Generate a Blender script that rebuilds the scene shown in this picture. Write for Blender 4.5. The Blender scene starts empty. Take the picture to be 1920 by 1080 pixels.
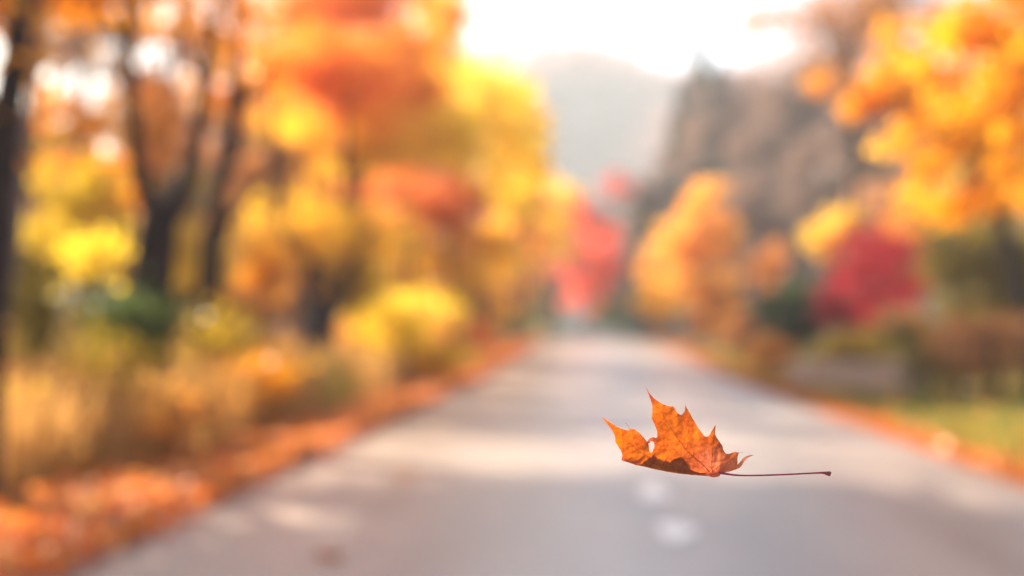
import bpy, math, random
import numpy as np
from mathutils import Vector, geometry, noise as mnoise

random.seed(7)
R = np.random.default_rng(11)
C = bpy.context.scene.collection
scene = bpy.context.scene
PI = math.pi

# ------------------------------------------------------------------ camera
CAM_Z = 1.12
YAW = math.radians(3.18)          # camera looks a little left of the road's direction
PITCH = math.radians(1.57)
LENS, SENSOR = 50.0, 36.0
F = LENS / SENSOR * 1920
cam_d = bpy.data.cameras.new('camera')
cam = bpy.data.objects.new('camera', cam_d)
C.objects.link(cam)
cam.location = (0, 0, CAM_Z)
cam.rotation_euler = (PI / 2 + PITCH, 0, YAW)
cam_d.lens, cam_d.sensor_width = LENS, SENSOR
cam_d.clip_start, cam_d.clip_end = 0.05, 3000
cam_d.dof.use_dof = True
cam_d.dof.focus_distance = 1.0
cam_d.dof.aperture_fstop = 2.45
cam_d.dof.aperture_blades = 0
scene.camera = cam
bpy.context.view_layer.update()
_M = cam.rotation_euler.to_matrix()


def at(px, py, d):
    """a surveyed point: viewing direction (1920 px wide picture) and distance d ahead"""
    v = _M @ Vector(((px - 960) / F * d, (540 - py) / F * d, -d))
    return np.array([v.x, v.y, v.z + CAM_Z])


# ------------------------------------------------------------------ helpers
def prop(o, label=None, cat=None, group=None, kind=None):
    if label: o['label'] = label
    if cat: o['category'] = cat
    if group: o['group'] = group
    if kind: o['kind'] = kind
    return o


def empty(name, loc, label, cat, group=None):
    o = bpy.data.objects.new(name, None)
    o.empty_display_size = 0.2
    o.location = loc
    C.objects.link(o)
    return prop(o, label, cat, group)


def mesh_obj(name, verts, faces, mats, parent=None, loc=None, tone=None, smooth=False, midx=None, extra=None):
    verts = np.asarray(verts, dtype=np.float32)
    me = bpy.data.meshes.new(name)
    if isinstance(faces, np.ndarray):
        k = faces.shape[1]
        n = len(faces)
        me.vertices.add(len(verts)); me.vertices.foreach_set('co', verts.ravel())
        me.loops.add(n * k); me.loops.foreach_set('vertex_index', faces.astype(np.int32).ravel())
        me.polygons.add(n)
        me.polygons.foreach_set('loop_start', np.arange(0, n * k, k, dtype=np.int32))
        me.update(calc_edges=True)
        me.validate()
    else:
        me.from_pydata(verts.tolist(), [], faces)
    if tone is not None:
        a = me.attributes.new('tone', 'FLOAT', 'FACE')
        a.data.foreach_set('value', np.asarray(tone, dtype=np.float32))
    for k_, arr in (extra or {}).items():
        a = me.attributes.new(k_, 'FLOAT', 'POINT')
        a.data.foreach_set('value', np.asarray(arr, dtype=np.float32))
    for m in (mats if isinstance(mats, (list, tuple)) else [mats]):
        me.materials.append(m)
    if midx is not None:
        me.polygons.foreach_set('material_index', np.asarray(midx, dtype=np.int32))
    if smooth:
        me.polygons.foreach_set('use_smooth', np.ones(len(me.polygons), dtype=bool))
    o = bpy.data.objects.new(name, me)
    C.objects.link(o)
    if parent: o.parent = parent
    if loc is not None: o.location = loc
    return o


class Tubes:
    def __init__(s): s.v = []; s.f = []

    def add(s, pts, rad, seg=8, wob=0.0):
        pts = [Vector(p) for p in pts]
        b = len(s.v); n = len(pts)
        for i, p in enumerate(pts):
            t = (pts[min(i + 1, n - 1)] - pts[max(i - 1, 0)]).normalized()
            a = t.cross(Vector((0, 1, 0.13)))
            if a.length < 1e-3: a = t.cross(Vector((1, 0, 0)))
            a.normalize(); c = t.cross(a)
            for k in range(seg):
                th = 2 * PI * k / seg
                r = rad[i] * (1 + wob * random.uniform(-1, 1))
                s.v.append(tuple(p + a * math.cos(th) * r + c * math.sin(th) * r))
        for i in range(n - 1):
            for k in range(seg):
                k2 = (k + 1) % seg
                s.f.append((b + i * seg + k, b + i * seg + k2, b + (i + 1) * seg + k2, b + (i + 1) * seg + k))
        s.f.append(tuple(b + k for k in range(seg))[::-1])
        s.f.append(tuple(b + (n - 1) * seg + k for k in range(seg)))


def catmull(pts, m=4):
    p = [np.asarray(q, float) for q in pts]
    p = [2 * p[0] - p[1]] + p + [2 * p[-1] - p[-2]]
    out = []
    for i in range(1, len(p) - 2):
        for k in range(m):
            t = k / m
            out.append(0.5 * ((2 * p[i]) + (-p[i - 1] + p[i + 1]) * t + (2 * p[i - 1] - 5 * p[i] + 4 * p[i + 1] - p[i + 2]) * t * t
                              + (-p[i - 1] + 3 * p[i] - 3 * p[i + 1] + p[i + 2]) * t ** 3))
    out.append(p[-2])
    return out


# ------------------------------------------------------------------ materials
def newmat(name):
    m = bpy.data.materials.new(name); m.use_nodes = True
    nt = m.node_tree; nt.nodes.clear()
    return m, nt, nt.nodes, nt.links


def ramp(N, L, fac, cols, pos=None):
    r = N.new('ShaderNodeValToRGB')
    e = r.color_ramp.elements
    while len(e) < len(cols): e.new(0.5)
    for i, c in enumerate(cols):
        e[i].position = pos[i] if pos else i / (len(cols) - 1)
        e[i].color = (*c, 1)
    L.new(fac, r.inputs['Fac'])
    return r.outputs['Color']


def foliage(name, cols, trans=0.5, gloss=0.028, grough=0.33):
    """two-sided leaf: diffuse + light let through + a little sheen; cols run over the 'tone' of each leaf"""
    m, nt, N, L = newmat(name)
    at_ = N.new('ShaderNodeAttribute'); at_.attribute_name = 'tone'
    col = ramp(N, L, at_.outputs['Fac'], cols)
    d = N.new('ShaderNodeBsdfDiffuse'); L.new(col, d.inputs['Color'])
    t = N.new('ShaderNodeBsdfTranslucent')
    g = N.new('ShaderNodeGamma'); g.inputs['Gamma'].default_value = 0.9
    L.new(col, g.inputs['Color']); L.new(g.outputs[0], t.inputs['Color'])
    mx = N.new('ShaderNodeMixShader'); mx.inputs[0].default_value = trans
    L.new(d.outputs[0], mx.inputs[1]); L.new(t.outputs[0], mx.inputs[2])
    gl = N.new('ShaderNodeBsdfGlossy'); gl.inputs['Roughness'].default_value = grough
    m2 = N.new('ShaderNodeMixShader'); m2.inputs[0].default_value = gloss
    L.new(mx.outputs[0], m2.inputs[1]); L.new(gl.outputs[0], m2.inputs[2])
    o = N.new('ShaderNodeOutputMaterial'); L.new(m2.outputs[0], o.inputs['Surface'])
    return m


def solid(name, cols, scale=3.0, rough=0.85, detail=6, stretch=(1, 1, 1), bump=0.3, spec=0.3):
    m, nt, N, L = newmat(name)
    tc = N.new('ShaderNodeTexCoord'); mp = N.new('ShaderNodeMapping'); mp.inputs['Scale'].default_value = stretch
    L.new(tc.outputs['Object'], mp.inputs['Vector'])
    n = N.new('ShaderNodeTexNoise'); n.inputs['Scale'].default_value = scale; n.inputs['Detail'].default_value = detail
    L.new(mp.outputs[0], n.inputs['Vector'])
    col = ramp(N, L, n.outputs['Fac'], cols, [0.3 + 0.4 * i / (len(cols) - 1) for i in range(len(cols))])
    b = N.new('ShaderNodeBsdfPrincipled'); L.new(col, b.inputs['Base Color'])
    b.inputs['Roughness'].default_value = rough
    b.inputs['Specular IOR Level'].default_value = spec
    bp = N.new('ShaderNodeBump'); bp.inputs['Strength'].default_value = bump; bp.inputs['Distance'].default_value = 0.02
    L.new(n.outputs['Fac'], bp.inputs['Height']); L.new(bp.outputs[0], b.inputs['Normal'])
    o = N.new('ShaderNodeOutputMaterial'); L.new(b.outputs[0], o.inputs['Surface'])
    return m


BARK = solid('dark_bark', [(0.018, 0.012, 0.012), (0.05, 0.035, 0.03)], 4, stretch=(4, 4, 0.7), bump=0.6, spec=0.1)
BARK2 = solid('grey_bark', [(0.12, 0.09, 0.08), (0.24, 0.19, 0.17)], 4, stretch=(4, 4, 0.7), bump=0.6, spec=0.1)
BARK3 = solid('mauve_bark', [(0.07, 0.05, 0.055), (0.15, 0.11, 0.11)], 4, stretch=(4, 4, 0.7), bump=0.6, spec=0.1)

# foliage colours, all real leaf reflectances
MAT = {
    'orange_red': foliage('orange_red_leaves', [(0.88, 0.17, 0.01), (0.92, 0.27, 0.02), (0.95, 0.38, 0.03), (0.9, 0.20, 0.015)], 0.6),
    'gold': foliage('gold_leaves', [(0.93, 0.54, 0.02), (0.95, 0.66, 0.04), (0.94, 0.46, 0.02)], 0.6),
    'yellow': foliage('yellow_leaves', [(0.95, 0.64, 0.02), (0.95, 0.76, 0.04), (0.95, 0.56, 0.02)], 0.6),
    'amber': foliage('amber_leaves', [(0.8, 0.24, 0.005), (0.9, 0.38, 0.006), (0.95, 0.48, 0.01)], 0.6),
    'salmon': foliage('salmon_leaves', [(0.88, 0.2, 0.05), (0.93, 0.3, 0.07), (0.9, 0.38, 0.06)], 0.6),
    'rose': foliage('rose_leaves', [(0.78, 0.10, 0.06), (0.85, 0.16, 0.09), (0.8, 0.22, 0.10)], 0.55),
    'golden': foliage('golden_leaves', [(0.80, 0.30, 0.005), (0.92, 0.42, 0.006), (0.95, 0.50, 0.01), (0.5, 0.26, 0.01)], 0.6),
    'deep_red': foliage('deep_red_leaves', [(0.4, 0.01, 0.02), (0.5, 0.02, 0.03)], 0.4),
    'honey': foliage('honey_leaves', [(0.85, 0.33, 0.04), (0.92, 0.46, 0.05), (0.9, 0.52, 0.08)], 0.55),
    'crimson': foliage('crimson_leaves', [(0.88, 0.02, 0.05), (0.92, 0.04, 0.08), (0.92, 0.08, 0.06)], 0.6),
    'peach': foliage('peach_leaves', [(0.8, 0.26, 0.05), (0.85, 0.38, 0.06), (0.8, 0.45, 0.08)], 0.5),
    'olive_gold': foliage('olive_gold_leaves', [(0.24, 0.15, 0.015), (0.55, 0.34, 0.015), (0.7, 0.48, 0.01), (0.3, 0.26, 0.02)], 0.5),
    'olive': foliage('olive_leaves', [(0.10, 0.08, 0.012), (0.20, 0.15, 0.015), (0.30, 0.22, 0.02)], 0.4),
    'brown': foliage('russet_leaves', [(0.20, 0.08, 0.03), (0.40, 0.16, 0.04), (0.6, 0.25, 0.05)], 0.45),
    'green': foliage('green_leaves', [(0.035, 0.06, 0.02), (0.07, 0.12, 0.03), (0.12, 0.15, 0.03)], 0.35),
    'lime': foliage('lime_leaves', [(0.25, 0.28, 0.04), (0.4, 0.4, 0.06), (0.5, 0.38, 0.06)], 0.5),
    'conifer': foliage('conifer_needles', [(0.05, 0.075, 0.055), (0.08, 0.105, 0.075), (0.13, 0.12, 0.09)], 0.2),
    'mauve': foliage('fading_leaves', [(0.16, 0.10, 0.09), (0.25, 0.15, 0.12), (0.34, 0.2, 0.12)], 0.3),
}

# ------------------------------------------------------------------ terrain
def sstep(a, b, x):
    t = np.clip((np.asarray(x, float) - a) / (b - a), 0, 1)
    return t * t * (3 - 2 * t)


def zr(y):
    y = np.asarray(y, float)
    return 0.44 * sstep(26, 68, y) - 7.0 * sstep(68, 190, y)


RL, RR = -2.50, 3.06            # the road's edges


def gz(x, y):
    x = np.asarray(x, float); y = np.asarray(y, float)
    z = zr(y) - 0.035
    l = np.clip(RL - 0.5 - x, 0, None); r = np.clip(x - RR - 0.5, 0, None)
    z = z + 0.55 * sstep(0, 9, l) + 0.10 * sstep(0, 5, r) + 0.6 * sstep(8, 40, r)
    w = sstep(0.3, 3, l + r)
    z = z + w * (0.06 * np.sin(x * 1.3 + y * 0.4) * np.cos(y * 0.7 - x * 0.3))
    return z


def grid(name, xs, ys, fz, mat, **kw):
    X, Y = np.meshgrid(xs, ys)
    Z = fz(X, Y)
    v = np.stack([X, Y, Z], -1).reshape(-1, 3)
    nx, ny = len(xs), len(ys)
    i = np.arange(nx - 1)[None, :] + np.arange(ny - 1)[:, None] * nx
    f = np.stack([i, i + 1, i + 1 + nx, i + nx], -1).reshape(-1, 4)
    return mesh_obj(name, v, f, mat, smooth=True, **kw)


def ground_mat():
    m, nt, N, L = newmat('ground_cover')
    tc = N.new('ShaderNodeTexCoord')
    n = N.new('ShaderNodeTexNoise'); n.inputs['Scale'].default_value = 1.3; n.inputs['Detail'].default_value = 12
    L.new(tc.outputs['Object'], n.inputs['Vector'])
    c = ramp(N, L, n.outputs['Fac'], [(0.10, 0.055, 0.025), (0.15, 0.09, 0.03), (0.10, 0.11, 0.025), (0.20, 0.10, 0.03)], [0.3, 0.45, 0.55, 0.7])
    n2 = N.new('ShaderNodeTexNoise'); n2.inputs['Scale'].default_value = 14; n2.inputs['Detail'].default_value = 6
    L.new(tc.outputs['Object'], n2.inputs['Vector'])
    b = N.new('ShaderNodeBsdfPrincipled'); b.inputs['Roughness'].default_value = 0.95
    b.inputs['Specular IOR Level'].default_value = 0.1
    L.new(c, b.inputs['Base Color'])
    bp = N.new('ShaderNodeBump'); bp.inputs['Strength'].default_value = 0.7; bp.inputs['Distance'].default_value = 0.05
    L.new(n2.outputs['Fac'], bp.inputs['Height']); L.new(bp.outputs[0], b.inputs['Normal'])
    o = N.new('ShaderNodeOutputMaterial'); L.new(b.outputs[0], o.inputs['Surface'])
    return m


def asphalt_mat():
    m, nt, N, L = newmat('worn_asphalt')
    tc = N.new('ShaderNodeTexCoord')
    n = N.new('ShaderNodeTexNoise'); n.inputs['Scale'].default_value = 160; n.inputs['Detail'].default_value = 3
    mp = N.new('ShaderNodeMapping'); mp.inputs['Scale'].default_value = (1.6, 0.25, 1)
    n2 = N.new('ShaderNodeTexNoise'); n2.inputs['Scale'].default_value = 0.9; n2.inputs['Detail'].default_value = 5
    L.new(tc.outputs['Object'], n.inputs['Vector']); L.new(tc.outputs['Object'], mp.inputs['Vector']); L.new(mp.outputs[0], n2.inputs['Vector'])
    c1 = ramp(N, L, n.outputs['Fac'], [(0.20, 0.168, 0.155), (0.44, 0.38, 0.35)], [0.3, 0.7])
    c2 = ramp(N, L, n2.outputs['Fac'], [(0.68, 0.66, 0.68), (1, 0.98, 0.96)], [0.35, 0.65])
    mx = N.new('ShaderNodeMix'); mx.data_type = 'RGBA'; mx.blend_type = 'MULTIPLY'; mx.inputs['Factor'].default_value = 1
    L.new(c1, mx.inputs['A']); L.new(c2, mx.inputs['B'])
    b = N.new('ShaderNodeBsdfPrincipled'); L.new(mx.outputs['Result'], b.inputs['Base Color'])
    b.inputs['Roughness'].default_value = 0.33
    b.inputs['Specular IOR Level'].default_value = 0.6
    bp = N.new('ShaderNodeBump'); bp.inputs['Strength'].default_value = 0.35; bp.inputs['Distance'].default_value = 0.004
    L.new(n.outputs['Fac'], bp.inputs['Height']); L.new(bp.outputs[0], b.inputs['Normal'])
    o = N.new('ShaderNodeOutputMaterial'); L.new(b.outputs[0], o.inputs['Surface'])
    return m


xs = np.concatenate([np.linspace(-260, -40, 12)[:-1], np.linspace(-40, -4, 60)[:-1], np.linspace(-4, 5, 26), np.linspace(5, 40, 55)[1:], np.linspace(40, 260, 12)[1:]])
ys = np.concatenate([np.linspace(-30, 60, 120)[:-1], np.linspace(60, 200, 90)[:-1], np.linspace(200, 620, 30)])
prop(grid('ground', xs, ys, gz, ground_mat()), kind='structure')
yr = np.linspace(-12, 190, 160)


def road_z(X, Y):
    return zr(Y) + 0.004 + 0.05 * (1 - ((X - 0.28) / 2.8) ** 2)


v = []
nX = 15
for y in yr:
    for k in range(nX):
        t = k / (nX - 1)
        x = RL + (RR - RL) * t
        e = 0.06 * math.sin(y * 1.7) + 0.04 * math.sin(y * 4.1)
        if k == 0: x += e
        if k == nX - 1: x -= e
        v.append((x, y, float(road_z(np.clip(x, RL, RR), y))))
i = np.arange(nX - 1)[None, :] + np.arange(len(yr) - 1)[:, None] * nX
f = np.stack([i, i + 1, i + 1 + nX, i + nX], -1).reshape(-1, 4)
prop(mesh_obj('road', v, f, asphalt_mat(), smooth=True), kind='structure')

# ------------------------------------------------------------------ leaves as many small faces
def leaf_faces(cen, size, flat=0.0, elong=0.62):
    n = len(cen)
    nrm = R.normal(size=(n, 3))
    if flat > 0:
        nrm = nrm * (1 - flat) + np.array([0, 0, 1.0]) * flat
    nrm /= np.linalg.norm(nrm, axis=1, keepdims=True)
    a = np.cross(nrm, R.normal(size=(n, 3))); a /= np.linalg.norm(a, axis=1, keepdims=True)
    b = np.cross(nrm, a)
    s = (size * R.uniform(0.7, 1.3, n))[:, None]
    bend = nrm * s * 0.12
    v = np.stack([cen - a * s * 0.5 + bend, cen - b * s * 0.5 * elong, cen + a * s * 0.5 + bend, cen + b * s * 0.5 * elong], 1)
    return v.reshape(-1, 3), np.arange(n * 4).reshape(-1, 4)


def crown_pts(lobes, n, csz, hollow=0.55):
    """leaf clusters spread over ellipsoid lobes (cx,cy,cz,rx,ry,rz)"""
    vol = np.array([l[3] * l[4] * l[5] for l in lobes]) ** 0.8
    vol /= vol.sum()
    P, T = [], []
    for l, w in zip(lobes, vol):
        k = max(int(n * w), 30)
        nc = max(int(k / 80), 5)
        d = R.normal(size=(nc, 3)); d /= np.linalg.norm(d, axis=1, keepdims=True)
        r = hollow + (1 - hollow) * R.random(nc) ** 0.8
        cc = np.array(l[:3]) + d * (r * R.uniform(.8, 1.22, nc))[:, None] * np.array(l[3:6])
        ct = R.random(nc)
        idx = R.integers(0, nc, k)
        P.append(cc[idx] + R.normal(size=(k, 3)) * csz * np.array([1, 1, 0.65]))
        T.append(np.clip(ct[idx] * 0.75 + R.random(k) * 0.25, 0, 1))
    return np.concatenate(P), np.concatenate(T)


def trunk_and_limbs(base, top, r0, targets, lean=0.0, fork=None):
    tb = Tubes()
    b = np.array([0, 0, -0.25]); t = np.array(top)
    mid = b + (t - b) * 0.5 + np.array([random.uniform(-.1, .1), random.uniform(-.1, .1), 0]) * r0 * 3
    pts = catmull([b, b + (t - b) * 0.15, mid, t], 3)
    rr = [r0 * (1.35 if k == 0 else 1.0) * (1 - 0.45 * k / (len(pts) - 1)) for k in range(len(pts))]
    tb.add(pts, rr, 9, 0.06)
    for g in targets:
        g = np.array(g)
        s = b + (t - b) * random.uniform(0.6, 1.0)
        m = (s + g) / 2 + np.array([0, 0, 0.12]) * np.linalg.norm(g - s)
        pts = catmull([s, m, g], 3)
        tb.add(pts, [r0 * 0.42 * (1 - 0.8 * k / (len(pts) - 1)) for k in range(len(pts))], 6, 0.08)
        for _ in range(3):
            q = g + R.normal(size=3) * np.linalg.norm(g - s) * 0.25
            mm = (m + q) / 2
            tb.add([m, mm, q], [r0 * 0.16, r0 * 0.1, r0 * 0.03], 5)
    return tb


def tree(name, label, cat, bx, by, lobes, mat, n, size, r0=0.12, bark=BARK, csz=0.3, group=None, hollow=0.55, topfrac=0.75, nlimb=9):
    """lobes are in world metres; the trunk stands at (bx,by)"""
    bz = float(gz(bx, by))
    e = empty(name, (bx, by, bz), label, cat, group)
    L = [(l[0] - bx, l[1] - by, l[2] - bz, l[3], l[4], l[5]) for l in lobes]
    P, T = crown_pts(L, n, csz, hollow)
    ok = P[:, 2] > 0.05
    P, T = P[ok], T[ok]
    vv, ff = leaf_faces(P, size)
    mesh_obj('crown', vv, ff, mat, e, tone=T)
    big = max(L, key=lambda l: l[3] * l[5])
    top = (big[0], big[1], big[2] - big[5] * (1 - topfrac))
    if top[2] < 0.3: top = (big[0], big[1], max(big[2], 0.3))
    tg = []
    for k in range(nlimb):
        l = L[k % len(L)]
        d = R.normal(size=3); d /= np.linalg.norm(d); d[2] = abs(d[2]) * 0.8
        tg.append(np.array(l[:3]) + d * 0.7 * np.array(l[3:6]))
    tb = trunk_and_limbs(None, top, r0, tg)
    mesh_obj('trunk', tb.v, tb.f, bark, e, smooth=True)
    return e


def T(name, label, cat, px, py, rx, rz, d, mat, dens=1.0, size=None, bark=BARK, r0=None, group=None, cs=None, hollow=0.55, lob=4, tx=0.0, **k):
    """tree placed by bearing and distance; rx, rz in 1920-picture pixels at that distance, turned into metres"""
    m = d / F
    c = at(px, py, d)
    rxm, rzm = rx * m, rz * m
    size = size or max(0.09, 0.0035 * d)
    lobes = [(c[0], c[1], c[2], rxm * 0.8, rxm * 0.8, rzm * 0.85)]
    for q in range(lob):
        a = 2 * PI * q / lob + random.uniform(-.4, .4)
        o = np.array([math.cos(a) * rxm * 0.5, math.sin(a) * rxm * 0.5, random.uniform(-.5, .55) * rzm])
        lobes.append((c[0] + o[0], c[1] + o[1], c[2] + o[2], rxm * .5, rxm * .5, rzm * .45))
    area = 4 * PI * ((rxm * rxm + 2 * rxm * rzm) / 3)
    n = int(min(dens * 2.3 * area / (size * size * 0.31) * 0.5, 26000))
    return tree(name, label, cat, c[0] + tx, c[1], lobes, MAT[mat] if isinstance(mat, str) else mat, n, size, r0 or max(0.06, rxm * 0.055), bark,
                cs or max(0.16, rxm * 0.13), group, hollow, **k)


# ---- the forked trees and their neighbours on the left, whose crowns reach over the picture
def forked(name, label, bx_px, d, limbs, r0, lobes, mat, n, bark=BARK, size=0.11, csz=0.3):
    g = at(bx_px, 600, d)
    bx, by = g[0], g[1]; bz = float(gz(bx, by))
    e = empty(name, (bx, by, bz), label, 'tree')
    tb = Tubes()
    for pl in limbs:                       # (px,py,radius px, extra distance)
        pts = [at(p[0], p[1], d + p[3]) - np.array([bx, by, bz]) for p in pl]
        rad = [p[2] * d / F for p in pl]
        cp = catmull([np.append(p, r) for p, r in zip(pts, rad)], 4)
        tb.add([c[:3] for c in cp], [max(c[3], 0.006) for c in cp], 10, 0.06)
    mesh_obj('trunk', tb.v, tb.f, bark, e, smooth=True)
    L = []
    for (px, py, dd, rx, rz) in lobes:
        c = at(px, py, d + dd) - np.array([bx, by, bz])
        L.append((c[0], c[1], c[2], rx, rx, rz))
    P, Tn = crown_pts(L, n, csz, 0.3)
    vv, ff = leaf_faces(P, size)
    mesh_obj('crown', vv, ff, MAT[mat], e, tone=Tn)
    return e


forked('maple_tree', 'dark forked tree whose trunk splits into a V beside the road on the left', 285, 14,
       [[(285, 860, 62, 0), (285, 780, 50, 0), (283, 620, 44, 0), (290, 480, 42, 0), (300, 400, 38, 0)],
        [(296, 420, 24, 0), (270, 350, 20, 0), (250, 240, 15, -.2), (243, 120, 13, -.4), (245, -20, 12, -.6), (255, -200, 10, -.8), (230, -420, 5, -1)],
        [(300, 430, 26, 0), (330, 380, 23, .1), (362, 290, 18, .3), (385, 170, 15, .5), (400, 40, 13, .6), (430, -120, 10, .8), (480, -330, 5, 1)],
        [(385, 170, 9, .5), (350, 90, 7, .2), (330, -40, 5, 0)],
        [(245, 100, 8, -.4), (190, 10, 6, 0), (150, -80, 4, .3)]],
       0.25, [(250, -300, 0, 1.6, 1.0), (450, -260, .5, 1.7, 1.0), (340, -60, 0, 0.9, 0.35), (420, 40, .5, 0.5, 0.35), (330, 60, .3, 0.35, .25)], 'orange_red', 2200)
forked('oak_tree', 'large dark trunk at the very left edge of the view with a ragged orange branch', 5, 9,
       [[(-60, 1000, 60, 0), (-45, 800, 50, 0), (-25, 500, 44, 0), (0, 300, 36, 0), (25, 130, 28, 0), (50, -40, 22, .2), (80, -250, 14, .3)],
        [(5, 260, 16, 0), (-60, 120, 12, 0), (-130, 0, 9, 0)],
        [(35, 60, 14, .1), (90, -60, 10, .3), (200, -240, 5, .5)]],
       0.2, [(60, -380, 0, 1.5, .7), (-40, 210, 0, 0.30, 0.22), (15, 200, -.2, .12, .10), (20, 120, .2, .22, .1)], 'amber', 1300)
forked('birch_tree', 'pale leaning trunk rising from the weeds beside the left edge of the view', 10, 12,
       [[(-30, 900, 20, 0), (-10, 650, 17, 0), (20, 480, 15, 0), (45, 300, 12, 0), (75, 100, 9, 0), (110, -150, 7, 0)]],
       0.1, [(110, -220, 0, 1.0, .6), (70, 20, 0, .3, .2)], 'peach', 500, bark=BARK2)
forked('ash_tree', 'slender dark trunk just right of the V shaped forked tree', 395, 18,
       [[(395, 800, 34, 0), (392, 640, 26, 0), (396, 480, 24, 0), (410, 360, 19, 0), (432, 240, 16, 0), (445, 100, 13, 0), (440, -60, 10, 0), (450, -250, 6, 0)],
        [(400, 470, 13, 0), (440, 400, 9, 0), (500, 330, 7, 0), (560, 280, 4, 0)],
        [(437, 210, 11, 0), (485, 160, 9, 0), (510, 120, 6, 0)]],
       0.15, [(460, -200, 0, 2.0, 1.1), (470, 420, 0, .5, .8)], 'brown', 1500)
forked('beech_tree', 'short thick dark trunk low under the orange crowns left of the road', 600, 27,
       [[(590, 740, 46, 0), (592, 680, 38, 0), (597, 610, 33, 0), (590, 540, 26, 0), (560, 470, 18, 0), (520, 400, 12, 0), (505, 180, 7, 0)],
        [(600, 620, 22, 0), (632, 560, 16, 0), (660, 490, 11, 0), (700, 420, 7, 0)]],
       0.3, [(560, 430, 0, 1.2, .7), (690, 430, 0, 1.0, .5)], 'gold', 2200, size=0.12)

# ---- the maples and shrubs along the left of the road
T('maple_tree', 'tall orange red maple crown filling the upper left behind the forked trunk', 'tree', 620, 60, 190, 190, 36, 'orange_red', 1.0)
T('maple_tree', 'golden orange maple behind and below the tall orange red crown', 'tree', 690, 260, 210, 110, 44, 'gold', 1.0)
T('maple_tree', 'tall bright yellow maple at the roadside left of the hazy hill', 'tree', 905, 275, 118, 185, 52, 'yellow', .9)
T('maple_tree', 'yellow orange crown top just left of the white patch of sky', 'tree', 800, 90, 95, 150, 47, 'gold', 1.0)
T('maple_tree', 'low salmon red maple crown under the golden one left of the road', 'tree', 770, 375, 150, 75, 36, 'salmon', .55)
T('maple_tree', 'dull russet tree between the slender trunk and the salmon crown', 'tree', 520, 370, 100, 140, 30, 'brown', .8)
T('shrub', 'rust brown bush between the vivid yellow one and the short thick trunk', 'shrub', 690, 630, 45, 45, 30, 'amber', .8)
T('shrub', 'vivid yellow roadside bush low down where the left verge meets the trees', 'shrub', 762, 600, 84, 56, 21.5, 'yellow', .8, lob=7)
T('shrub', 'orange gold bush right above the vivid yellow one', 'shrub', 855, 530, 70, 55, 38, 'gold', 1.0)
T('shrub', 'low salmon orange bush at the road edge right of the vivid yellow bush', 'shrub', 850, 610, 45, 40, 40, 'salmon', 1.3)
T('shrub', 'low golden bush spilling onto the left verge by the road', 'shrub', 810, 675, 80, 28, 27, 'gold', 1.4)
T('maple_tree', 'pale yellow maple nearest the far end of the road on its left', 'tree', 1025, 430, 64, 110, 78, 'yellow', 1.2, bark=BARK3)
T('maple_tree', 'orange maple between the bright yellow maple and the pale yellow one', 'tree', 955, 440, 70, 95, 66, 'honey', 1.0, bark=BARK3)
T('shrub', 'lime green bush where the road disappears over the rise', 'shrub', 945, 590, 65, 55, 82, 'lime', 1.2, bark=BARK3)
T('shrub', 'dusky plum brown bush beside the lime green one at the end of the road', 'shrub', 1000, 545, 50, 50, 90, 'mauve', 1.2, bark=BARK3)
# understory at far left
T('sapling', 'olive yellow sapling with gold leaves left of the forked trunk', 'tree', 155, 400, 95, 110, 19.5, 'olive_gold', .8)
T('sapling', 'small bright yellow sapling low between the edge trunk and the forked trunk', 'tree', 170, 480, 62, 45, 15, 'yellow', .55)
T('sapling', 'peach leaved sapling seen inside the V of the forked tree', 'tree', 310, 260, 60, 130, 22, 'peach', .7)
T('sapling', 'yellow green sapling seen through the fork below its limbs', 'tree', 350, 500, 70, 110, 21, 'olive_gold', .7)
T('sapling', 'orange leaved sapling between the slender trunk and the short thick trunk', 'tree', 500, 500, 62, 85, 22, 'amber', .6)
T('sapling', 'russet sapling in front of the short thick trunk', 'tree', 460, 590, 60, 70, 18, 'brown', .7)
T('shrub', 'dark green bush at the foot of the forked tree', 'shrub', 240, 610, 95, 60, 13.2, 'green', .8)
T('shrub', 'olive green bush in the weeds at the far left', 'shrub', 60, 620, 90, 110, 12.5, 'olive', .8)
T('shrub', 'small green bush at the base of the slender trunk', 'shrub', 400, 640, 60, 50, 16, 'olive_gold', .6)
T('shrub', 'olive bush with yellow tips right of the short thick trunk', 'shrub', 670, 540, 70, 70, 29, 'olive_gold', 1.0)
T('shrub', 'brown leaved bush in the tall weeds nearest the left edge', 'shrub', 70, 740, 90, 65, 11.6, 'brown', .8)
T('shrub', 'peach leaved bush in the tall weeds below the forked tree', 'shrub', 330, 770, 75, 60, 11.5, 'peach', .6)
T('shrub', 'amber bush in the weeds below the slender trunk', 'shrub', 470, 720, 70, 45, 15, 'amber', .7)
T('shrub', 'peach bush in the weeds left of the short thick trunk', 'shrub', 500, 700, 50, 40, 18, 'peach', .6)
T('shrub', 'olive gold bush in the weeds left of the foot of the forked tree', 'shrub', 210, 700, 70, 60, 12.6, 'olive_gold', .8)
T('shrub', 'low yellow green bush at the far left among the weeds', 'shrub', 0, 790, 60, 60, 10.6, 'olive_gold', .7)
T('maple_tree', 'almost bare thin crown across the white sky glints at the upper left', 'tree', 150, 90, 110, 100, 24, 'mauve', .3, size=.11, nlimb=14)
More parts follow.
